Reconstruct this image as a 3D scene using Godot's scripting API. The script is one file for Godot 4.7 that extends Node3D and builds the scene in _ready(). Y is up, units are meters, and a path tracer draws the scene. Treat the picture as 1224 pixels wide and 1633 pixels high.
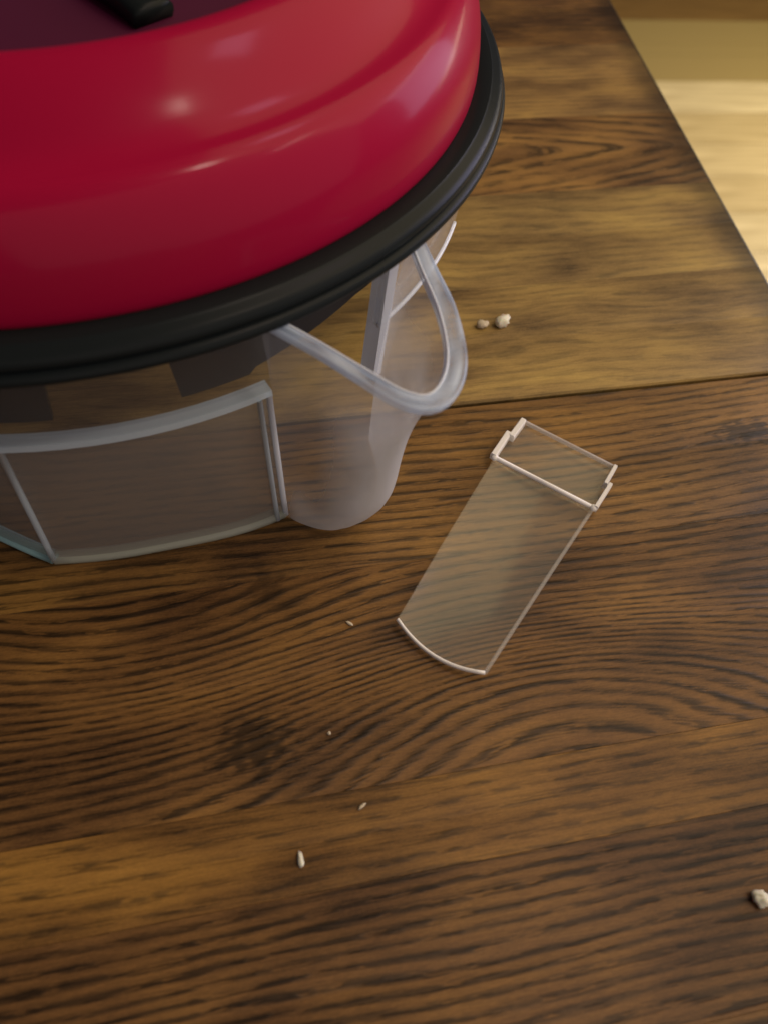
extends Node3D
# A red domed lid on a clear bowl with a pouring spout, a loose clear tab and crumbs on an oak table top.

const CENTRE := Vector3(-0.0603, 0.0, -0.2457)      # foot of the bowl's axis
const TILE := 0.45                                   # metres that one tile of the wood texture covers
const GRAIN := 0.075                                 # slope of the grain against the x axis
const EDGE_X := 0.1915                               # the table's end
const SEAMS := [-0.400, -0.336, -0.281, -0.225, -0.1695, -0.113, -0.0515, -0.0305, 0.010]
var rng := RandomNumberGenerator.new()

func _ready() -> void:
	rng.seed = 7
	# ---------------------------------------------------------------- camera, background, lamps
	var cam := Camera3D.new()
	cam.name = "camera"
	add_child(cam)
	cam.transform = Transform3D(Basis(Vector3(0.99158083, 0.06335, 0.11293485), Vector3(0.05859341, 0.55824992, -0.82760126), Vector3(-0.1154741, 0.82725078, 0.54983805)), Vector3(0, 0.2, 0))
	cam.near = 0.01
	cam.far = 50.0
	var lens := CameraAttributesPhysical.new()
	lens.frustum_focal_length = 18.83
	lens.frustum_focus_distance = 0.235
	lens.frustum_near = 0.01
	lens.frustum_far = 50.0
	lens.exposure_aperture = 7.5
	cam.attributes = lens
	cam.fov = 65.03
	var we := WorldEnvironment.new()
	we.name = "surroundings"
	var env := Environment.new()
	env.background_mode = Environment.BG_COLOR
	env.background_color = Color(0.185, 0.175, 0.22)
	env.background_energy_multiplier = 1.0
	env.tonemap_mode = Environment.TONE_MAPPER_LINEAR
	env.tonemap_exposure = 1.0
	env.sdfgi_enabled = true
	env.ssao_enabled = true
	env.ssil_enabled = true
	we.environment = env
	add_child(we)
	# daylight from a window to the right, a warm room lamp behind the viewer's right shoulder, a soft ceiling light far side
	area_light("window_light", CENTRE + Vector3(0, 0.1, 0) + towards(71, 9) * 1.7, CENTRE + Vector3(0.05, 0.1, 0.05), Vector2(0.75, 0.80), Color(0.86, 0.84, 1.0), 0.95)
	area_light("ceiling_glow_light", Vector3(1.70, 1.9, -0.80), Vector3(0.25, 0.0, -0.25), Vector2(2.4, 2.6), Color(1.0, 0.90, 0.67), 4.0)
	area_light("floor_fill_light", Vector3(1.5, 0.02, -1.25), Vector3(1.25, -0.73, -1.35), Vector2(0.7, 0.7), Color(1.0, 0.93, 0.76), 1.1)  # added fill without a real lamp, only to brighten the floor
	area_light("ceiling_strip_light", CENTRE + Vector3(0, 0.1, 0) + towards(74, 60) * 2.0, CENTRE + Vector3(0, 0.1, 0.1), Vector2(0.40, 0.26), Color(0.98, 0.82, 1.0), 0.20)
	area_light("room_glow_light", CENTRE + towards(142, 20) * 2.4, CENTRE + Vector3(0.1, 0, 0.1), Vector2(4.6, 3.0), Color(1.0, 0.92, 0.88), 2.7)
	area_light("room_lamp_light", CENTRE + Vector3(0, 0.1, 0) + towards(124, 58) * 2.0, CENTRE, Vector2(0.15, 0.12), Color(1.0, 0.90, 0.84), 0.45)
	area_light("second_lamp_light", CENTRE + Vector3(0, 0.1, 0) + towards(106, 40) * 2.0, CENTRE, Vector2(0.36, 0.10), Color(1.0, 0.88, 0.84), 0.12)

	build_floor()
	build_table()
	build_bowl()
	build_lid()
	build_tab()
	build_crumbs()

# ==================================================================== helpers
func towards(az: float, el: float) -> Vector3:
	var a := deg_to_rad(az)
	var e := deg_to_rad(el)
	return Vector3(sin(a) * cos(e), sin(e), -cos(a) * cos(e))

func area_light(called: String, at: Vector3, target: Vector3, size: Vector2, color: Color, energy: float, up := Vector3.UP) -> void:
	var l := AreaLight3D.new()
	l.name = called
	add_child(l)
	l.look_at_from_position(at, target, up)
	l.area_size = size
	l.area_normalize_energy = true
	l.light_color = color
	l.light_energy = energy
	l.area_range = 12.0
	l.shadow_enabled = true

func lin(r: float, g: float, b: float, a := 1.0) -> Color:
	var c := Color(r, g, b).linear_to_srgb()
	c.a = a
	return c

func plastic(called: String, color: Color, rough: float) -> StandardMaterial3D:
	var m := StandardMaterial3D.new()
	m.resource_name = called
	m.albedo_color = color
	m.roughness = rough
	if color.a < 1.0:
		m.transparency = BaseMaterial3D.TRANSPARENCY_ALPHA
		m.cull_mode = BaseMaterial3D.CULL_DISABLED
	return m

func part(called: String, st: SurfaceTool, m: Material, parent: Node) -> MeshInstance3D:
	var o := MeshInstance3D.new()
	o.name = called
	st.generate_normals()
	o.mesh = st.commit()
	o.material_override = m
	parent.add_child(o, true)
	return o

func thing(called: String, label: String, category: String, at: Vector3, group := "") -> Node3D:
	var o := Node3D.new()
	o.name = called
	add_child(o, true)
	o.position = at
	o.set_meta("label", label)
	o.set_meta("category", category)
	if group:
		o.set_meta("group", group)
	return o

func tool() -> SurfaceTool:
	var st := SurfaceTool.new()
	st.begin(Mesh.PRIMITIVE_TRIANGLES)
	return st

var smooth := 0
func grid(st: SurfaceTool, P: Array, colors: Array = []) -> void:
	# rows of points joined into one smooth sheet
	smooth += 1
	st.set_smooth_group(smooth)
	for i in P.size() - 1:
		for j in P[i].size() - 1:
			for k in [[i, j], [i, j + 1], [i + 1, j], [i + 1, j], [i, j + 1], [i + 1, j + 1]]:
				if colors:
					st.set_color(colors[k[0]][k[1]])
				st.add_vertex(P[k[0]][k[1]])

func pol(r: float, deg: float, y: float) -> Vector3:
	var a := deg_to_rad(deg)
	return Vector3(r * cos(a), y, r * sin(a))

func lathe(st: SurfaceTool, profile: Array, a0 := 0.0, a1 := 360.0, step := 3.0) -> void:
	var n := int(ceil((a1 - a0) / step))
	var P := []
	for q in profile:
		var row := []
		for k in n + 1:
			row.append(pol(q.x, a0 + (a1 - a0) * k / n, q.y))
		P.append(row)
	grid(st, P)

func ring_solid(st: SurfaceTool, corners: Array, a0: float, a1: float, step := 3.0) -> void:
	# a closed cross-section with sharp corners (r, y) turned through an arc, with end caps
	for k in corners.size():
		lathe(st, [corners[k], corners[(k + 1) % corners.size()]], a0, a1, step)
	if a1 - a0 < 359.9:
		for a in [a0, a1]:
			cap(st, corners.map(func(q): return pol(q.x, a, q.y)))

func cap(st: SurfaceTool, pts: Array) -> void:
	smooth += 1
	st.set_smooth_group(smooth)
	for k in range(1, pts.size() - 1):
		for v in [pts[0], pts[k], pts[k + 1]]:
			st.add_vertex(v)

func curve(pts: Array, n: int) -> Array:
	# a smooth line through points
	var c := Curve3D.new()
	for k in pts.size():
		var t: Vector3 = (pts[mini(k + 1, pts.size() - 1)] - pts[maxi(k - 1, 0)]) / 6.0
		c.add_point(pts[k], -t, t)
	var out := []
	var L := c.get_baked_length()
	c.bake_interval = L / 400.0
	L = c.get_baked_length()
	for k in n + 1:
		out.append(c.sample_baked(L * k / n, true))
	return out

var streak := FastNoiseLite.new()
var streaky := false
func streak_tint(k: int, side: int) -> Color:
	# clear plastic; glassy streaks and blue reflections are put into its colour and opacity
	var n := streak.get_noise_2d(k * 0.055, cos(TAU * side / 14.0) * 2.6)
	var rim := pow(absf(cos(TAU * side / 14.0)), 4.0)
	return Color(0.62 + 0.16 * n, 0.78 + 0.12 * n, 1.0, clampf(0.34 + 0.95 * n + 0.22 * rim, 0.16, 0.9))

func tube(st: SurfaceTool, path: Array, w: float, h: float, sides := 10, up := Vector3.UP, widths: Array = []) -> void:
	# an oval section (w across, h up) along a path, closed with domed ends
	var P := []
	var last := path.size() - 1
	for k in path.size():
		var t: Vector3 = (path[mini(k + 1, last)] - path[maxi(k - 1, 0)]).normalized()
		var side := t.cross(up).normalized()
		var nup := side.cross(t).normalized()
		var row := []
		for s in sides + 1:
			var a := TAU * s / sides
			var ca := cos(a)
			var sa := sin(a)
			row.append(path[k] + side * signf(ca) * pow(absf(ca), 0.7) * (widths[k] if widths else w) * 0.5 + nup * signf(sa) * pow(absf(sa), 0.7) * h * 0.5)
		P.append(row)
	var tint := []
	if streaky:
		for k in path.size():
			tint.append(range(sides + 1).map(func(q): return streak_tint(k, q)))
	grid(st, P, tint)
	for e in [0, last]:
		var mid: Vector3 = path[e]
		for s in sides:
			for v in [mid, P[e][s], P[e][s + 1]]:
				st.add_vertex(v)

func bar(st: SurfaceTool, a: Vector3, b: Vector3, w: float, h: float) -> void:
	# a straight bar with bevelled long edges, flat on top
	var t := (b - a).normalized()
	var side := t.cross(Vector3.UP).normalized() * w * 0.5
	var up := Vector3.UP * h * 0.5
	var sec := [[-1.0, -1.0], [-1.0, 0.6], [-0.7, 1.0], [0.7, 1.0], [1.0, 0.6], [1.0, -1.0], [-1.0, -1.0]]
	for k in 6:
		var P := []
		for e in [a, b]:
			P.append([e + side * sec[k][0] + up * sec[k][1], e + side * sec[k + 1][0] + up * sec[k + 1][1]])
		grid(st, P)
	for e in [a, b]:
		cap(st, sec.slice(0, 6).map(func(q): return e + side * q[0] + up * q[1]))

# ==================================================================== floor
func build_floor() -> void:
	var f := Node3D.new()
	f.name = "floor"
	f.set_meta("kind", "structure")
	f.set_meta("label", "pale wooden floor far below the table's right edge")
	add_child(f)
	var noise := FastNoiseLite.new()
	noise.seed = 3
	noise.frequency = 0.02
	var tex := NoiseTexture2D.new()
	tex.width = 512
	tex.height = 512
	tex.seamless = true
	tex.noise = noise
	var ramp := Gradient.new()
	ramp.set_color(0, Color(0.80, 0.78, 0.74))
	ramp.set_color(1, Color(1, 1, 1))
	tex.color_ramp = ramp
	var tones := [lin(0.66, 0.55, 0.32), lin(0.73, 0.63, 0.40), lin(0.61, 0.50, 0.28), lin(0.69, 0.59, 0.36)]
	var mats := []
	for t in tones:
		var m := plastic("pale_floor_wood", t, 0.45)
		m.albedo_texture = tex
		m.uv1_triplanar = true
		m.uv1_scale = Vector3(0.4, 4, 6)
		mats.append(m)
	var dull := plastic("shaded_floor_wood", lin(0.24, 0.145, 0.045), 0.5)  # same floor beyond the bright patch, its lower light put into the colour
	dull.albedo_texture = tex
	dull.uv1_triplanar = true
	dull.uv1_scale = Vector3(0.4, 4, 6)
	var amber := plastic("half_shaded_floor_wood", lin(0.32, 0.245, 0.10), 0.5)  # fading edge of the bright patch, painted as a board tone
	var z := 0.5
	var k := 0
	while z > -4.0:
		var w := 0.118
		var m: Material = mats[[0, 2, 1, 3, 0, 1, 3, 2][k % 8]]
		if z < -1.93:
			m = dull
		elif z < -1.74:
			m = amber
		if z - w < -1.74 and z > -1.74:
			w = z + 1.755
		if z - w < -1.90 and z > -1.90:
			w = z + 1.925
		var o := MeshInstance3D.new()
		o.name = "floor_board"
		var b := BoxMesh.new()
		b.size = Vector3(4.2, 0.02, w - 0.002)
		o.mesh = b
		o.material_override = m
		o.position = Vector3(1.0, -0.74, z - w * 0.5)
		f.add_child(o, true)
		z -= w
		k += 1

# ==================================================================== table
func plank_of(v: float) -> int:
	for k in SEAMS.size() - 1:
		if v < SEAMS[k + 1]:
			return k
	return SEAMS.size() - 1

func sm(a: float, b: float, x: float) -> float:
	var t := clampf((x - a) / (b - a), 0.0, 1.0)
	return t * t * (3.0 - 2.0 * t)

func wood_textures() -> Array:
	var W := 1024
	var H := 2048
	var x0 := -0.255
	var v0 := -0.40
	var na := FastNoiseLite.new()
	na.seed = 11
	na.noise_type = FastNoiseLite.TYPE_SIMPLEX
	na.fractal_type = FastNoiseLite.FRACTAL_NONE
	na.frequency = 1.0
	var nf := FastNoiseLite.new()
	nf.seed = 5
	nf.noise_type = FastNoiseLite.TYPE_SIMPLEX
	nf.fractal_octaves = 3
	nf.frequency = 1.0
	# per plank: light colour, dark colour, ring spacing, strength of the pores
	var light := [Vector3(0.275, 0.168, 0.054), Vector3(0.240, 0.130, 0.038), Vector3(0.300, 0.200, 0.064), Vector3(0.305, 0.202, 0.065), Vector3(0.215, 0.112, 0.029), Vector3(0.182, 0.090, 0.0240), Vector3(0.225, 0.114, 0.025), Vector3(0.160, 0.079, 0.0235), Vector3(0.172, 0.087, 0.024)]
	var pitch := [0.0034, 0.0060, 0.0048, 0.0044, 0.0034, 0.0037, 0.0036, 0.0031, 0.0033]
	var depth := [0.34, 0.70, 0.30, 0.30, 0.80, 0.92, 0.62, 0.98, 0.95]
	var thin := [0.0, -0.1, 0.05, 0.05, -0.05, -0.18, 0.42, -0.30, -0.30]
	var col := PackedByteArray()
	col.resize(W * H * 3)
	var hgt := PackedByteArray()
	hgt.resize(W * H)
	var lut := PackedByteArray()
	lut.resize(4097)
	for k in 4097:
		lut[k] = int(round(pow(float(k) / 4096.0, 1.0 / 2.2) * 255.0))
	for j in H:
		var v := v0 + TILE * (j + 0.5) / H
		var p := plank_of(v)
		var L: Vector3 = light[p]
		var sp: float = pitch[p]
		var dep: float = depth[p]
		for i in W:
			var x := x0 + TILE * (i + 0.5) / W
			var ph := v + 0.0013 * na.get_noise_2d(x * 7.0, v * 16.0 + p * 7.0)
			var loc := 0.0
			if p == 5:
				# nested arcs on the right, hanging arcs on the left
				var a := (x - 0.066) / 0.058
				var b := (x + 0.045) / 0.055
				ph += 0.015 * exp(-a * a) * sm(-0.108, -0.060, v) - 0.016 * exp(-b * b) * sm(-0.058, -0.100, v)
				loc = exp(-a * a) * sm(-0.095, -0.065, v)
			elif p == 1:
				var d := v + 0.310
				ph = sqrt(d * d + 0.00002) + 0.20 * x + 0.0012 * na.get_noise_2d(x * 12.0, v * 20.0)
			elif p == 2 or p == 3:
				ph += 0.004 * nf.get_noise_2d(x * 8.0, v * 20.0)
			elif p == 4:
				ph += 0.030 * (x - 0.05) * (x - 0.05) * 6.0
			var r := ph / (sp * (1.0 + 0.55 * loc)) + 0.16 * na.get_noise_2d(x * 8.0 + 40.0, v * 75.0) + 0.08 * na.get_noise_2d(x * 40.0, v * 260.0)
			var fr := r - floorf(r)
			var ringno := floorf(r)
			var band := sm(0.30, 0.62, fr) * (1.0 - sm(0.66, 0.98, fr)) * (0.72 + 0.28 * na.get_noise_2d(ringno * 7.7, 3.0 + p))
			# open pores: short dark dashes that follow the rings
			var q := na.get_noise_2d(x * 52.0 + ringno * 3.7, ringno * 5.31 + fr * 0.9)
			var q2 := na.get_noise_2d(x * 170.0, ph * 900.0)
			var wide := na.get_noise_2d(x * 22.0 + 9.0, v * 34.0)
			var pore := band * sm(-0.30 + thin[p] + 0.30 * wide - 0.45 * loc, 0.34 + thin[p], q + 0.45 * q2 + 0.12)
			var q3 := na.get_noise_2d(x * 62.0 + ringno * 1.9, ph * 1150.0)
			var crisp := sm(0.16, 0.62, fr) * (1.0 - sm(0.80, 1.0, fr)) * sm(0.18 - 0.3 * wide, 0.52 - 0.3 * wide, q3)
			var late := 0.5 + 0.5 * cos(TAU * (fr - 0.56))
			var fibre := nf.get_noise_2d(x * 34.0, v * 1700.0)
			var fine := na.get_noise_2d(x * 120.0 + 7.0, v * 2300.0)
			var speck := rng.randf() - 0.5
			var blot := nf.get_noise_2d(x * 11.0 + 3.0, v * 30.0 + p * 5.0)
			var k := 1.0 + 0.22 * fibre + 0.16 * fine + 0.22 * speck + 0.60 * blot - 0.24 * late * dep
			# dark stained patches with a shape of their own
			var s1 := Vector2((x + 0.012) / 0.010, (v + 0.0665) / 0.0075).length()
			var s2 := Vector2((x - 0.153) / 0.010, (v + 0.1450) / 0.0042).length()
			var s3 := Vector2((x + 0.008) / 0.0055, (v + 0.1120) / 0.008).length()
			var s4 := Vector2((x - 0.062) / 0.022, (v + 0.3050) / 0.012).length()
			var wob := 0.35 * q2 + 0.3 * na.get_noise_2d(x * 160.0, v * 190.0)
			k *= 1.0 - 0.72 * sm(1.25, 0.45, s1 + wob)
			k *= 1.0 - 0.70 * sm(1.15, 0.55, s2 + wob)
			k *= 1.0 - 0.45 * sm(1.25, 0.30, s3 + wob)
			k *= 1.0 - 0.40 * sm(1.2, 0.30, s4 + wob)
			k *= (1.0 - 0.50 * sm(0.174, 0.188, x)) * (1.0 - 0.80 * sm(0.1880, 0.1900, x))  # dark end grain; rim also toned down in colour where the bevel catches light
			k = maxf(k, 0.12) * (1.0 - 0.92 * pore * dep) * (1.0 - 0.55 * crisp * dep) * (1.0 - 0.30 * dep * sm(0.25, 0.65, fine + 0.4 * fibre))
			var cool := 0.10 * blot
			var o := (j * W + i) * 3
			col[o] = lut[clampi(int(L.x * k * 4096.0), 0, 4096)]
			col[o + 1] = lut[clampi(int((L.y + 0.006 * pore) * k * (1.0 + cool * 0.5) * 4096.0), 0, 4096)]
			col[o + 2] = lut[clampi(int((L.z + 0.008 * pore) * k * (1.0 - cool) * 4096.0), 0, 4096)]
			hgt[j * W + i] = clampi(int(200.0 + 26.0 * fibre - 110.0 * pore * dep - 80.0 * crisp * dep), 0, 255)
	var a := ImageTexture.create_from_image(Image.create_from_data(W, H, false, Image.FORMAT_RGB8, col))
	var b := ImageTexture.create_from_image(Image.create_from_data(W, H, false, Image.FORMAT_L8, hgt))
	return [a, b]

func build_table() -> void:
	var t := thing("wooden_table", "brown stained oak table top made of planks, under the red lidded bowl", "table", Vector3.ZERO)
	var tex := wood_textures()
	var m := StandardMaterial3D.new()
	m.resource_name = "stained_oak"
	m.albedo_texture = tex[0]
	m.roughness = 0.40
	m.metallic_specular = 0.30
	m.heightmap_enabled = true
	m.heightmap_texture = tex[1]
	m.heightmap_scale = 0.022
	var dark_bed := plastic("dark_underlay", lin(0.012, 0.008, 0.006), 0.9)
	var n := SEAMS.size()
	for turn in [-1, 0, 1]:
		for k in n:
			var va: float = SEAMS[k] + TILE * turn
			var vb: float = (SEAMS[k + 1] if k + 1 < n else SEAMS[0] + TILE) + TILE * turn
			if vb > 0.36 or va < -0.80:
				continue
			var ga := 0.0006 if k == 4 else 0.00002
			var gb := 0.0006 if k == 3 else 0.00002
			plank(t, va + ga, vb - gb, 0.0006 if k == 4 else 0.00006, 0.0006 if k == 3 else 0.00006, m)
	# dark sheet under the planks, below the joints
	var bed := BoxMesh.new()
	bed.size = Vector3(1.24, 0.004, 1.12)
	var o := MeshInstance3D.new()
	o.name = "underlay"
	o.mesh = bed
	o.material_override = dark_bed
	o.position = Vector3(EDGE_X - 0.65, -0.042, -0.22)
	t.add_child(o, true)

func plank(t: Node3D, va: float, vb: float, ca: float, cb: float, m: Material) -> void:
	# across: (v, drop); along: distance from the end and its drop, so that the end is rounded over
	var across := [[va, 0.036], [va, ca], [va + ca, 0.0], [(va + vb) * 0.5, 0.0], [vb - cb, 0.0], [vb, cb], [vb, 0.036]]
	var along := [[1.30, 0.0], [0.6, 0.0], [0.0026, 0.0], [0.0018, 0.00015], [0.0011, 0.0005], [0.0005, 0.0011], [0.0001, 0.0019], [0.0, 0.0028], [0.0, 0.036]]
	var st := tool()
	var P := []
	for a in along:
		var row := []
		for c in across:
			var x: float = EDGE_X - a[0]
			row.append(Vector3(x, -maxf(a[1], c[1]), c[0] - GRAIN * x))
		P.append(row)
	for j in across.size() - 1:
		smooth += 1
		st.set_smooth_group(smooth)
		for i in along.size() - 1:
			for q in [[i, j], [i, j + 1], [i + 1, j], [i + 1, j], [i, j + 1], [i + 1, j + 1]]:
				var p: Vector3 = P[q[0]][q[1]]
				var run := p.x + (p.y if q[0] > 2 else 0.0)
				st.set_uv(Vector2((run + 0.255) / TILE, (across[q[1]][0] + 0.40) / TILE))
				st.add_vertex(p)
	part("plank", st, m, t)

# ==================================================================== clear bowl
func build_bowl() -> void:
	var b := thing("clear_bowl", "clear plastic bowl with pouring spout, standing under the red lid", "bowl", CENTRE)
	var clear := plastic("clear_plastic", Color(0.75, 0.76, 0.74, 0.035), 0.10)
	clear.metallic_specular = 0.25
	var dim := plastic("scuffed_plastic", Color(0.58, 0.56, 0.53, 0.42), 0.30)
	var edge := plastic("plastic_edge", Color(0.82, 0.90, 0.95, 0.44), 0.25)
	var bright := plastic("cut_plastic_edge", Color(0.92, 0.96, 1.0, 0.72), 0.25)
	var rail := plastic("moulded_lip", Color(1, 1, 1, 0.999), 0.30)
	rail.vertex_color_use_as_albedo = true
	rail.backlight_enabled = true
	rail.backlight = Color(0.6, 0.6, 0.6)
	var foot_mat := plastic("foot_rail_plastic", Color(0.78, 0.82, 0.76, 0.38), 0.28)
	var aqua := plastic("aqua_rail_plastic", Color(0.72, 0.92, 0.92, 0.62), 0.28)
	var cloudy := plastic("clouded_plastic", Color(1, 1, 1, 0.999), 0.42)
	cloudy.backlight_enabled = true
	cloudy.backlight = Color(0.9, 0.9, 0.9)
	cloudy.vertex_color_use_as_albedo = true

	# upper wall: all round except where the spout opens (45 to 62 degrees)
	var st := tool()
	ring_solid(st, [Vector2(0.1250, 0.0835), Vector2(0.1222, 0.0500), Vector2(0.1202, 0.0500), Vector2(0.1230, 0.0835)], 62.0, 330.0, 3.0)
	part("wall", st, clear, b)
	st = tool()
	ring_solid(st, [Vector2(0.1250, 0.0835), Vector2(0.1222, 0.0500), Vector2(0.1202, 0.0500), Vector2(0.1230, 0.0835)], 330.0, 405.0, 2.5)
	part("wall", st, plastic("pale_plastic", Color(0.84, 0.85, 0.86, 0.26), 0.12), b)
	# floor of the bowl
	st = tool()
	lathe(st, [Vector2(0.1202, 0.0512), Vector2(0.117, 0.0500), Vector2(0.06, 0.0496), Vector2(0.001, 0.0496)], 0, 360, 4)
	part("bottom", st, clear, b)
	# lower edge of the wall on the right
	st = tool()
	var arc := []
	for k in 31:
		arc.append(pol(0.1222, 21.0 + 0.8 * k, 0.0503))
	tube(st, arc, 0.0012, 0.0016, 8)
	part("bottom_edge", st, bright, b)
	# the ledge above the foot panels, its right end square
	st = tool()
	ring_solid(st, [Vector2(0.1190, 0.0510), Vector2(0.1226, 0.0506), Vector2(0.1230, 0.0490), Vector2(0.1190, 0.0490)], 62.0, 330.0, 3.0)
	part("ledge", st, edge, b)
	# foot panels, each a curved plate down to the table with a rail along its foot
	for k in 8:
		var a0 := 62.3 + 30.3 * k
		var a1 := a0 + 30.3
		st = tool()
		var outer := []
		var inner := []
		var foot := []
		for row in 6:
			var f := row / 5.0
			var ro := []
			var ri := []
			for c in 13:
				var g := c / 12.0
				var bottom: float = (0.1268 - 0.0032 * sm(0, 0.6, g)) if k == 0 else (0.1236 - 0.0115 * sin(PI * minf(g, 0.62) / 1.24) if k == 1 else 0.115)
				var r: float = lerpf(0.1220, bottom, f)
				var a: float = a0 + (a1 - a0) * g
				ro.append(pol(r, a, lerpf(0.0489, 0.0004, f)))
				ri.append(pol(r - 0.0022, a, lerpf(0.0489, 0.0004, f)))
			outer.append(ro)
			inner.append(ri)
			if row == 5:
				for c in 13:
					foot.append((ro[c] + ri[c]) * 0.5 + Vector3(0, 0.0012, 0))
		grid(st, outer)
		grid(st, inner)
		var panel := part("foot_panel", st, dim, b)
		st = tool()
		tube(st, foot, 0.0042, 0.0030, 10)
		part("foot_rail", st, aqua if k != 0 else foot_mat, panel)
		# upright rib where the panel begins
		st = tool()
		var rib := [outer[0][0], outer[2][0], outer[4][0], outer[5][0] + Vector3(0, 0.001, 0)]
		tube(st, rib, 0.0016, 0.0018, 8, pol(1, a0, 0))
		part("rib", st, bright if k == 0 else edge, panel)
		if k == 0:
			st = tool()
			var rib2 := []
			for q in rib:
				rib2.append(q + pol(0.0030, a0 + 80.0, 0) * 1.0)
			tube(st, rib2, 0.0013, 0.0016, 8, pol(1, a0, 0))
			part("rib", st, edge, panel)
	# upright edge of the wall on the far side of the spout's mouth
	st = tool()
	ring_solid(st, [Vector2(0.1250, 0.0800), Vector2(0.1218, 0.0290), Vector2(0.1170, 0.0290), Vector2(0.1205, 0.0800)], 43.2, 45.0, 1.0)
	part("mouth_edge", st, bright, b)

	# spout: a channel that leans out from the foot to a rounded lip
	var top := curve([pol(0.1240, 63.2, 0.0765), pol(0.1375, 60.7, 0.0760), pol(0.1498, 59.0, 0.0752), pol(0.1592, 57.8, 0.0746), pol(0.1634, 56.2, 0.0743), pol(0.1620, 53.8, 0.0743), pol(0.1566, 51.2, 0.0746), pol(0.1464, 48.0, 0.0752), pol(0.1358, 45.2, 0.0760), pol(0.1255, 41.7, 0.0765)], 60)
	var low := curve([pol(0.1268, 62.3, 0.0006), pol(0.1335, 61.4, 0.0006), pol(0.1405, 60.0, 0.0006), pol(0.1455, 58.3, 0.0006), pol(0.1475, 56.1, 0.0006), pol(0.1470, 53.5, 0.0006), pol(0.1435, 50.8, 0.0006), pol(0.1380, 48.4, 0.0006), pol(0.1305, 46.5, 0.0006), pol(0.1210, 44.4, 0.0006)], 60)
	var wall_o := []
	var wall_i := []
	var shade := []
	var haze := FastNoiseLite.new()
	haze.seed = 4
	haze.frequency = 38.0
	for row in 21:
		var f := row / 20.0
		var ro := []
		var ri := []
		var cs := []
		for c in 61:
			var g := c / 60.0
			var p: Vector3 = low[c].lerp(top[c], 0.25 * f + 0.75 * pow(f, 3.2))
			p.y = lerpf(low[c].y, top[c].y, f)
			# the foot is rounded under
			var tuck := pow(maxf(0.0, 1.0 - f / 0.24), 2.0) * 0.0075
			var out := Vector3(p.x, 0, p.z).normalized()
			p -= out * tuck * sin(PI * g)
			ro.append(p)
			ri.append(p - out * 0.0022 * sin(PI * g))
			var cloud := 0.17 + 0.85 * sm(0.14, 0.42, g) * (1.0 - 0.55 * sm(0.45, 0.85, g)) * sm(1.02, 0.55, f)
			cloud += 0.40 * sm(0.42, 0.02, f) * sm(0.0, 0.10, g)
			cloud *= 0.85 + 0.35 * haze.get_noise_3dv(p)
			cs.append(Color(0.84, 0.88, 0.90, clampf(cloud, 0.05, 0.86)))
		wall_o.append(ro)
		wall_i.append(ri)
		shade.append(cs)
	st = tool()
	grid(st, wall_o, shade)
	var spout := part("spout", st, cloudy, b)
	st = tool()
	grid(st, wall_i)
	part("inner_face", st, clear, spout)
	st = tool()
	var widths := []
	for c in 61:
		widths.append(lerpf(0.0034, 0.0052, sm(0.15, 0.55, c / 60.0)) - 0.0008 * sm(0.75, 1.0, c / 60.0))
	streak.seed = 21
	streak.frequency = 1.0
	streaky = true
	tube(st, top, 0.0048, 0.0024, 14, Vector3.UP, widths)
	streaky = false
	part("lip", st, rail, spout)
	st = tool()
	var inner_lip := []
	for k in 61:
		var along: Vector3 = (top[mini(k + 1, 60)] - top[maxi(k - 1, 0)]).normalized()
		inner_lip.append(top[k] + Vector3(0, 0.0009, 0) + along.cross(Vector3.UP).normalized() * widths[k] * -0.36)
	tube(st, inner_lip, 0.0007, 0.0010, 8)
	part("lip_bead", st, bright, spout)
	# floor of the spout
	st = tool()
	var fl := []
	for f in [0.0, 0.5, 1.0]:
		var row := []
		for c in 61:
			row.append((wall_i[1][c] as Vector3).lerp((wall_i[1][0] as Vector3).lerp(wall_i[1][60], c / 60.0), f) + Vector3(0, 0.0015, 0))
		fl.append(row)
	grid(st, fl)
	part("spout_bottom", st, clear, spout)

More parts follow.
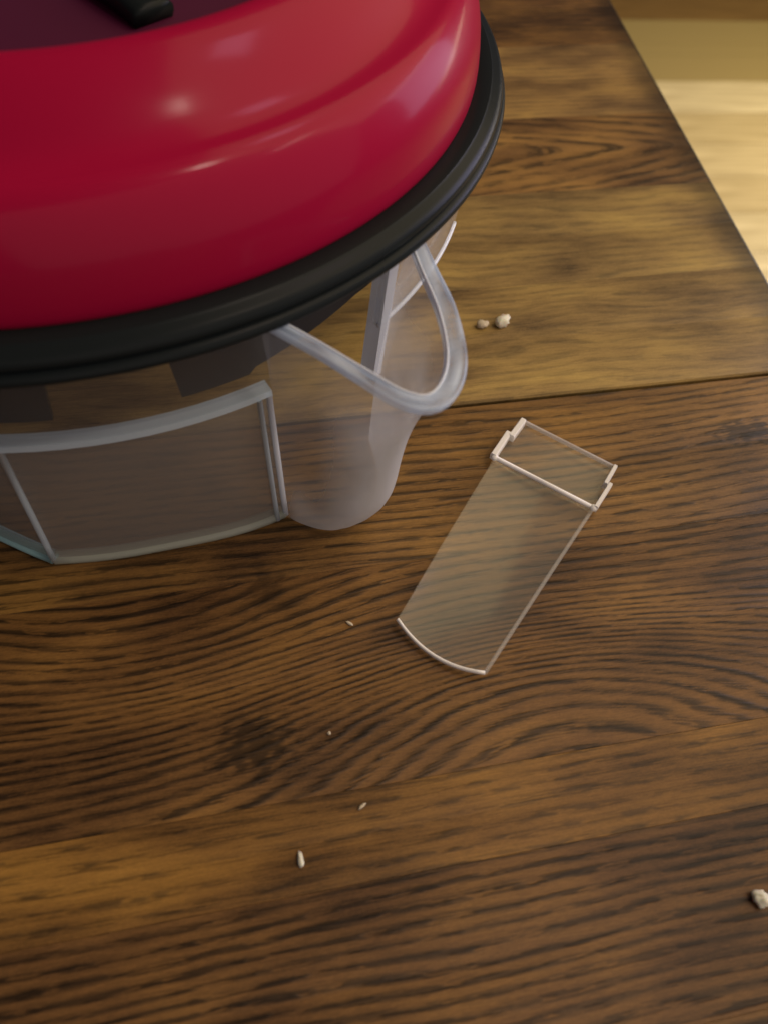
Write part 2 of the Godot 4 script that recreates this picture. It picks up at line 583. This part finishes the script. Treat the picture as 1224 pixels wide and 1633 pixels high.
# ==================================================================== lid
func build_lid() -> void:
	var l := thing("red_lid", "glossy red domed lid with black rim on the clear bowl", "lid", CENTRE)
	var red := plastic("red_plastic", lin(0.35, 0.005, 0.040), 0.36)
	red.metallic_specular = 0.15
	red.clearcoat_enabled = true
	red.clearcoat = 0.17
	red.clearcoat_roughness = 0.13
	var black := plastic("black_plastic", lin(0.012, 0.016, 0.017), 0.33)
	black.metallic_specular = 0.21
	var shaded_red := plastic("shaded_red_plastic", lin(0.085, 0.009, 0.036), 0.4)  # the dome's red, darkened in colour for the shade inside the lip
	var dark := plastic("dark_plastic", lin(0.010, 0.009, 0.010), 0.5)
	var st := tool()
	var pr := []
	for q in curve([Vector3(0.1185, 0.0830, 0), Vector3(0.1210, 0.0846, 0), Vector3(0.1213, 0.0900, 0), Vector3(0.1200, 0.0985, 0), Vector3(0.1170, 0.1055, 0), Vector3(0.1134, 0.1094, 0), Vector3(0.1096, 0.1104, 0), Vector3(0.1062, 0.1120, 0), Vector3(0.1005, 0.1168, 0), Vector3(0.0960, 0.1200, 0), Vector3(0.0925, 0.1216, 0), Vector3(0.0900, 0.1219, 0), Vector3(0.0882, 0.1207, 0), Vector3(0.0870, 0.1170, 0), Vector3(0.0850, 0.1070, 0), Vector3(0.0820, 0.1035, 0), Vector3(0.0750, 0.1022, 0), Vector3(0.0300, 0.1018, 0), Vector3(0.0010, 0.1018, 0)], 120):
		pr.append(Vector2(q.x, q.y))
	lathe(st, pr, 0, 360, 2)
	part("dome", st, red, l)
	st = tool()
	lathe(st, [Vector2(0.1185, 0.0842), Vector2(0.1222, 0.0848), Vector2(0.1240, 0.0850), Vector2(0.1256, 0.0848)], 0, 360, 2)
	lathe(st, [Vector2(0.1256, 0.0848), Vector2(0.1262, 0.0843), Vector2(0.1276, 0.0839), Vector2(0.1288, 0.0829), Vector2(0.1293, 0.0816), Vector2(0.1288, 0.0808), Vector2(0.1281, 0.0804)], 0, 360, 2)
	lathe(st, [Vector2(0.1281, 0.0804), Vector2(0.1288, 0.0801), Vector2(0.1299, 0.0797), Vector2(0.1304, 0.0787), Vector2(0.1302, 0.0777), Vector2(0.1292, 0.0769), Vector2(0.1275, 0.0767)], 0, 360, 2)
	lathe(st, [Vector2(0.1275, 0.0768), Vector2(0.1262, 0.0775), Vector2(0.1256, 0.0790), Vector2(0.1256, 0.0840)], 0, 360, 2)
	part("rim", st, black, l)
	# inner collar that reaches down inside the bowl, with a notch
	st = tool()
	var faces := [[], []]
	for k in 421:
		var a := -60.0 + k * 360.0 / 420.0
		var low: float = 0.0528
		if a < 63.0:
			low = lerpf(0.0610, 0.0545, clampf((a - 47.0) / 16.0, 0.0, 1.0))
		elif a > 72.5 and a < 86.0:
			low = 0.0690
		faces[0].append([pol(0.1188, a, 0.0842), pol(lerpf(0.1172, 0.1188, (low - 0.0528) / 0.0314), a, low)])
		faces[1].append([pol(0.1170, a, 0.0842), pol(lerpf(0.1154, 0.1170, (low - 0.0528) / 0.0314), a, low)])
	grid(st, faces[0])
	grid(st, faces[1])
	var hem := []
	for k in 421:
		hem.append([faces[0][k][1], faces[1][k][1]])
	grid(st, hem)
	part("collar", st, dark, l)
	# disc added as painted shade in the well, a small black catch on it
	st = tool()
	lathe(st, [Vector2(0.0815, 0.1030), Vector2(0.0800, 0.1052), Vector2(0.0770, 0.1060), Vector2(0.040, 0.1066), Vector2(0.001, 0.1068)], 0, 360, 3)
	part("well_shade_disc", st, shaded_red, l)
	st = tool()
	tube(st, curve([pol(0.030, 51, 0.1085), pol(0.042, 51, 0.1095), pol(0.052, 51, 0.1090), pol(0.0575, 51, 0.1078)], 20), 0.011, 0.006, 14)
	part("catch", st, black, l)

# ==================================================================== loose tab
func build_tab() -> void:
	var at := Vector3(0.0660, 0, -0.1210)
	var t := thing("clear_tab", "clear rectangular plastic tab with bright end rails lying loose on the table", "plastic tab", at)
	var clear := plastic("tab_plastic", Color(0.86, 0.86, 0.80, 0.075), 0.12)
	clear.metallic_specular = 0.30
	var edge := plastic("tab_edge", Color(0.92, 0.92, 0.90, 0.40), 0.30)
	var bright := plastic("tab_rail", Color(0.98, 0.98, 0.96, 0.96), 0.35)  # white glints along the edges are put into this colour
	var A := Vector3(0.0762, 0, -0.1630) - at
	var B := Vector3(0.1021, 0, -0.1420) - at
	var C := Vector3(0.0909, 0, -0.1277) - at
	var D := Vector3(0.0644, 0, -0.1487) - at
	var E := Vector3(0.0272, 0, -0.0957) - at
	var F := Vector3(0.0483, 0, -0.0783) - at
	# the long plate, curved across like the wall that it closed
	var sheets := [[], []]
	var end := []
	var rim_right := []
	for row in 15:
		var f := row / 14.0
		var r0 := []
		var r1 := []
		for c in 13:
			var g := c / 12.0
			var p := D.lerp(E, f).lerp(C.lerp(F, f), g)
			var bow := 4.0 * g * (1.0 - g)
			p += (E - D).normalized() * 0.0030 * bow * f
			var y := 0.0008 + 0.0012 * (1.0 - bow) + 0.0008 * sin(PI * f)
			r0.append(p + Vector3(0, y + 0.0017, 0))
			r1.append(p + Vector3(0, y, 0))
			if row == 14:
				end.append(p + Vector3(0, y + 0.0009, 0))
			if c == 12:
				rim_right.append(p + Vector3(0, y + 0.0009, 0))
		sheets[0].append(r0)
		sheets[1].append(r1)
	var st := tool()
	grid(st, sheets[0])
	grid(st, sheets[1])
	part("plate", st, clear, t)
	st = tool()
	tube(st, end, 0.0009, 0.0015, 8)
	part("curved_end", st, bright, t)
	st = tool()
	tube(st, rim_right, 0.0012, 0.0016, 8)
	var soft := plastic("tab_side", Color(0.85, 0.85, 0.82, 0.22), 0.30)
	part("side", st, soft, t)
	# the head: a flat tongue between two stepped rails, a ridge across its foot
	st = tool()
	var top_y := 0.0034
	grid(st, [[A + Vector3(0, top_y, 0), B + Vector3(0, top_y, 0)], [D + Vector3(0, top_y, 0), C + Vector3(0, top_y, 0)]])
	grid(st, [[A + Vector3(0, 0.0006, 0), B + Vector3(0, 0.0006, 0)], [D + Vector3(0, 0.0006, 0), C + Vector3(0, 0.0006, 0)]])
	part("tongue", st, clear, t)
	st = tool()
	var lift := Vector3(0, 0.0034, 0)
	tube(st, [D + lift, D.lerp(C, 0.5) + lift, C + lift], 0.0012, 0.0016, 8)
	part("ridge", st, bright, t)
	st = tool()
	tube(st, [A + lift, A.lerp(B, 0.5) + lift, B + lift], 0.0010, 0.0016, 8)
	part("far_edge", st, edge, t)
	var u := (B - A).normalized()
	var far_rail := plastic("tab_rail_far", Color(0.97, 0.97, 0.95, 0.90), 0.35)  # painted edge glints again, slightly clearer
	for s in [0, 1]:
		var near: Vector3 = [D, C][s]
		var far: Vector3 = [A, B][s]
		var out: Vector3 = u * (-1.0 if s == 0 else 1.0)
		var w := 0.0020 if s == 0 else 0.0013
		var mid := far.lerp(near, 0.46)
		st = tool()
		bar(st, far + lift - out * 0.0004, mid + lift - out * 0.0004, w, 0.0030)
		var rail_part := part("rail", st, bright if s == 0 else far_rail, t)
		st = tool()
		bar(st, mid.lerp(far, 0.12) + lift + out * 0.0010, near + lift + out * 0.0006, w, 0.0028)
		part("step", st, bright if s == 0 else far_rail, rail_part)
	st = tool()
	var dot := SphereMesh.new()
	dot.radius = 0.0012
	dot.height = 0.0022
	dot.radial_segments = 14
	dot.rings = 8
	for q in [C, D]:
		st = tool()
		st.append_from(dot, 0, Transform3D(Basis(), q + lift))
		part("corner_peg", st, bright, t)

# ==================================================================== crumbs
func crumb(label: String, at: Vector3, size: Vector3, turn: float, salt: int, m: Material) -> void:
	var n := FastNoiseLite.new()
	n.seed = salt
	n.frequency = 0.9
	var P := []
	for i in 9:
		var row := []
		for j in 15:
			var th := PI * i / 8.0
			var fi := TAU * (j % 14) / 14.0
			var d := Vector3(sin(th) * cos(fi), cos(th), sin(th) * sin(fi))
			var k := 1.0 + 0.55 * n.get_noise_3dv(d * 1.4) + 0.25 * n.get_noise_3dv(d * 4.0)
			row.append(d * k * size * 0.5)
		P.append(row)
	var st := tool()
	grid(st, P)
	var o := part("crumb", st, m, self)
	o.position = at + Vector3(0, size.y * 0.46, 0)
	o.rotation.y = turn
	o.set_meta("label", label)
	o.set_meta("category", "crumb")
	o.set_meta("group", "crumbs scattered on the table")

func build_crumbs() -> void:
	var pale := plastic("crumb_pale", lin(0.80, 0.74, 0.58), 0.7)
	pale.subsurf_scatter_enabled = true
	pale.subsurf_scatter_strength = 0.2
	var dull := plastic("crumb_dull", lin(0.60, 0.53, 0.38), 0.8)
	crumb("small round pale crumb just right of the spout's lip", Vector3(0.0723, 0, -0.2105), Vector3(0.0044, 0.0026, 0.0036), 0.2, 1, dull)
	crumb("larger oblong pale crumb beside a smaller one, right of the spout", Vector3(0.0797, 0, -0.2114), Vector3(0.0068, 0.0036, 0.0042), 0.75, 2, pale)
	crumb("slim upright white flake on the orange plank near the bottom", Vector3(-0.0023, 0, -0.0377), Vector3(0.0014, 0.0012, 0.0036), 0.1, 3, pale)
	crumb("chunky irregular white crumb at the right edge of the picture", Vector3(0.1031, 0, -0.0184), Vector3(0.0042, 0.0026, 0.0036), -0.7, 9, pale)
	crumb("tiny tan speck on the orange plank left of centre", Vector3(0.0129, 0, -0.0482), Vector3(0.0022, 0.0008, 0.0008), 0.6, 5, dull)
	crumb("tiny pale dot on the dark plank beside the knot", Vector3(0.0065, 0, -0.0668), Vector3(0.0009, 0.0007, 0.0009), 0.0, 6, dull)
	crumb("thin tan sliver left of the tab's curved end", Vector3(0.0143, 0, -0.0968), Vector3(0.0022, 0.0007, 0.0008), -0.6, 7, dull)
